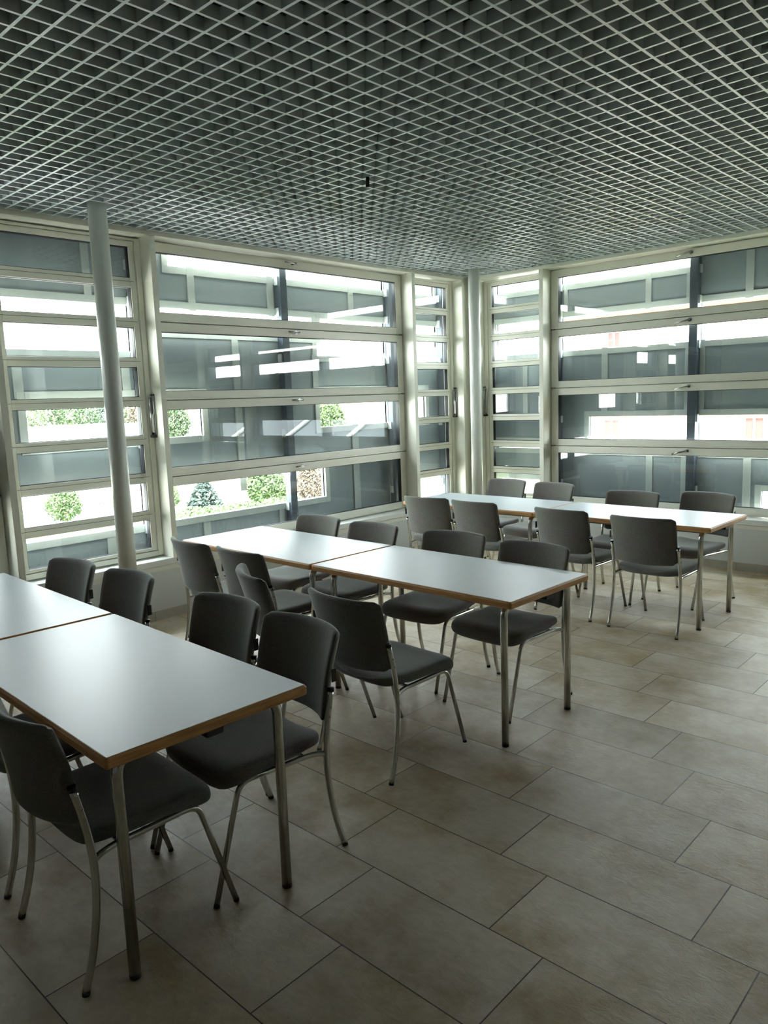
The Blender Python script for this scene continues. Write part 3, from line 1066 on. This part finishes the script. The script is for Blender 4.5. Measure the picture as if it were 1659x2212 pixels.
def house(x0, x1, y0, y1, zt, m, label, face, wins, roof=0.0, name='neighbouring_house', eave=0.3):
    """wins: list of (along0, along1, z0, z1, shutter) on the face towards the camera"""
    root = empty(name, ((x0 + x1) / 2, (y0 + y1) / 2, GZ))
    tag(root, label, 'building')
    inv = Matrix.Translation(-Vector(root.location))
    def fin(o):
        o.matrix_parent_inverse = inv
        return o
    bm = bmesh.new()
    add_box(bm, x0, x1, y0, y1, GZ, zt)
    fin(obj('wall', bm, m, root))
    bm = bmesh.new()
    if roof:
        if face == 'x':
            v = [(x0 - eave, y0 - eave, zt), (x1 + eave, y0 - eave, zt), (x1 + eave, y1 + eave, zt), (x0 - eave, y1 + eave, zt), ((x0 + x1) / 2, y0 - eave, zt + roof), ((x0 + x1) / 2, y1 + eave, zt + roof)]
            fs = ((0, 3, 2, 1), (1, 2, 5, 4), (3, 0, 4, 5), (0, 1, 4), (2, 3, 5))
        else:
            v = [(x0 - eave, y0 - eave, zt), (x1 + eave, y0 - eave, zt), (x1 + eave, y1 + eave, zt), (x0 - eave, y1 + eave, zt), (x0 - eave, (y0 + y1) / 2, zt + roof), (x1 + eave, (y0 + y1) / 2, zt + roof)]
            fs = ((0, 3, 2, 1), (0, 1, 5, 4), (2, 3, 4, 5), (1, 2, 5), (3, 0, 4))
        vs = [bm.verts.new(p) for p in v]
        for f in fs:
            bm.faces.new([vs[i] for i in f])
    else:
        add_box(bm, x0 - eave, x1 + eave, y0 - eave, y1 + eave, zt, zt + 0.25)
    fin(obj('roof', bm, M_TILE if roof else M_WHITE, root))
    for (a, b_, c, d, sh) in wins:
        bm = bmesh.new()
        if face == 'x':
            fr = (x1 - 0.05, x1 + 0.05)
            for bx in ((a - 0.08, a, c - 0.08, d + 0.08), (b_, b_ + 0.08, c - 0.08, d + 0.08), (a, b_, c - 0.08, c), (a, b_, d, d + 0.08), ((a + b_) / 2 - 0.04, (a + b_) / 2 + 0.04, c, d)):
                add_box(bm, fr[0], fr[1], bx[0], bx[1], bx[2], bx[3])
        else:
            fr = (y0 - 0.05, y0 + 0.05)
            for bx in ((a - 0.08, a, c - 0.08, d + 0.08), (b_, b_ + 0.08, c - 0.08, d + 0.08), (a, b_, c - 0.08, c), (a, b_, d, d + 0.08), ((a + b_) / 2 - 0.04, (a + b_) / 2 + 0.04, c, d)):
                add_box(bm, bx[0], bx[1], fr[0], fr[1], bx[2], bx[3])
        w_ = fin(obj('window', bm, M_WHITE, root))
        bm = bmesh.new()
        if face == 'x':
            add_box(bm, x1 - 0.02, x1 + 0.02, a, b_, c, d)
        else:
            add_box(bm, a, b_, y0 - 0.02, y0 + 0.02, c, d)
        pn = obj('pane' if not sh else 'shutter', bm, M_SHUT if sh else M_WGL, w_)
    return root

# cream garden house behind the spruce
p = at_x(500, 1045, -40)
a, b_ = at_x(478, 1045, -40).y, at_x(532, 1045, -40).y
zt = at_x(500, 1042, -40).z
house(-44, -40, a, b_, zt, M_CREAM, 'small cream house with a tiled roof right of the spruce', 'x', [((a + b_) / 2 - 0.4, (a + b_) / 2 + 0.3, zt - 1.3, zt - 0.5, False)], roof=0.9)
# long white building behind the round tree
a, b_ = at_x(-200, 1000, -52).y, at_x(352, 1000, -52).y
zt = at_x(180, 930, -52).z
w1, w2 = at_x(220, 1095, -52), at_x(240, 1092, -52)
house(-64, -52, a, b_, zt, M_WHITE, 'long white building with small windows across the yard', 'x',
      [(w1.y - 0.28, w1.y + 0.28, w1.z - 0.3, w1.z + 0.3, False), (w2.y - 0.28, w2.y + 0.28, w2.z - 0.3, w2.z + 0.3, False), (w1.y - 3.4, w1.y - 2.7, w1.z - 0.5, w1.z + 0.5, True)], roof=0)
# distant house with dormer seen in the left slot
a, b_ = at_x(400, 905, -60).y, at_x(445, 905, -60).y
zt = at_x(420, 900, -60).z
house(-66, -60, a, b_, zt, M_WHITE, 'distant white house with tiled roof beside the mid green tree', 'x', [((a + b_) / 2 - 0.2, (a + b_) / 2 + 0.6, zt - 1.6, zt - 0.5, False)], roof=1.6)
a, b_ = at_x(735, 905, -70).y, at_x(845, 905, -70).y
zt = at_x(790, 880, -70).z
house(-80, -70, a, b_, zt, M_WHITE, 'distant white house right of the pale green tree crown', 'x', [(a + 2, a + 3, zt - 2, zt - 1, False)], roof=1.5)
# apartment building opposite the right windows
yb = 24.0
def ap(px, py):
    return at_y(px, py, yb)
wl = []
for (cx_, cy_, w, h, sh) in ((1545, 925, 30, 34, False), (1630, 925, 38, 44, True), (1322, 930, 30, 44, True), (1425, 925, 16, 30, False), (1475, 925, 18, 30, False), (1327, 735, 24, 30, True), (1640, 705, 34, 40, False), (1563, 700, 6, 30, False)):
    q0, q1 = ap(cx_ - w / 2, cy_), ap(cx_ + w / 2, cy_)
    s_ = dep(q0) / F_PX
    wl.append((q0.x, q1.x, q0.z - h / 2 * s_, q0.z + h / 2 * s_, sh))
XR = ap(1659, 800).x + 1.5
house(ap(1205, 800).x, XR, yb, yb + 12, ap(1400, 655).z, M_CREAM, 'cream apartment building with shuttered windows opposite the right windows', 'y', wl, roof=0, name='apartment_building', eave=0.8)
root = bpy.data.objects['apartment_building']
bm = bmesh.new()
zt = ap(1400, 655).z
add_box(bm, ap(1205, 800).x - 0.1, XR, yb - 0.08, yb, zt - 1.0, zt - 0.1)
add_box(bm, ap(1205, 800).x - 0.1, XR, yb - 0.08, yb, ap(1400, 905).z, ap(1400, 893).z)
o = obj('orange_band', bm, M_ORANGE, root)
o.matrix_parent_inverse = Matrix.Translation(-Vector(root.location))

# low brick building with a pale sloping roof, seen mirrored in the wide left window
M_BRICK = mat('brick wall', (0.16, 0.07, 0.05), 0.9, noise=(3, 0.2))
M_SLATE = mat('pale grey roof sheet', (0.09, 0.10, 0.11), 0.6, noise=(1.0, 0.3))
house(9.0, 34.0, 10.0, 17.0, -0.9, M_BRICK, 'low brick building with pale sloping roof, mirrored in the wide left window', 'y', [(12.0, 13.2, -3.0, -1.6, False), (16.0, 17.2, -3.0, -1.6, False)], roof=2.0, name='outbuilding')
for ch in bpy.data.objects['outbuilding'].children:
    if ch.name.startswith('roof'):
        ch.data.materials.clear()
        ch.data.materials.append(M_SLATE)
rb = bpy.data.objects['outbuilding']
for k in range(7):
    bm = bmesh.new()
    x = 10.5 + 3.4 * k
    v = [bm.verts.new(p) for p in ((x, 9.7, -0.88), (x + 0.18, 9.7, -0.88), (x + 0.18, 13.5, 1.16), (x, 13.5, 1.16), (x, 9.7, -0.80), (x + 0.18, 9.7, -0.80), (x + 0.18, 13.5, 1.24), (x, 13.5, 1.24))]
    for f in ((0, 3, 2, 1), (4, 5, 6, 7), (0, 1, 5, 4), (1, 2, 6, 5), (2, 3, 7, 6), (3, 0, 4, 7)):
        bm.faces.new([v[i] for i in f])
    o = obj('roof_rib', bm, M_WHITE, rb)
    o.matrix_parent_inverse = Matrix.Translation(-Vector(rb.location))
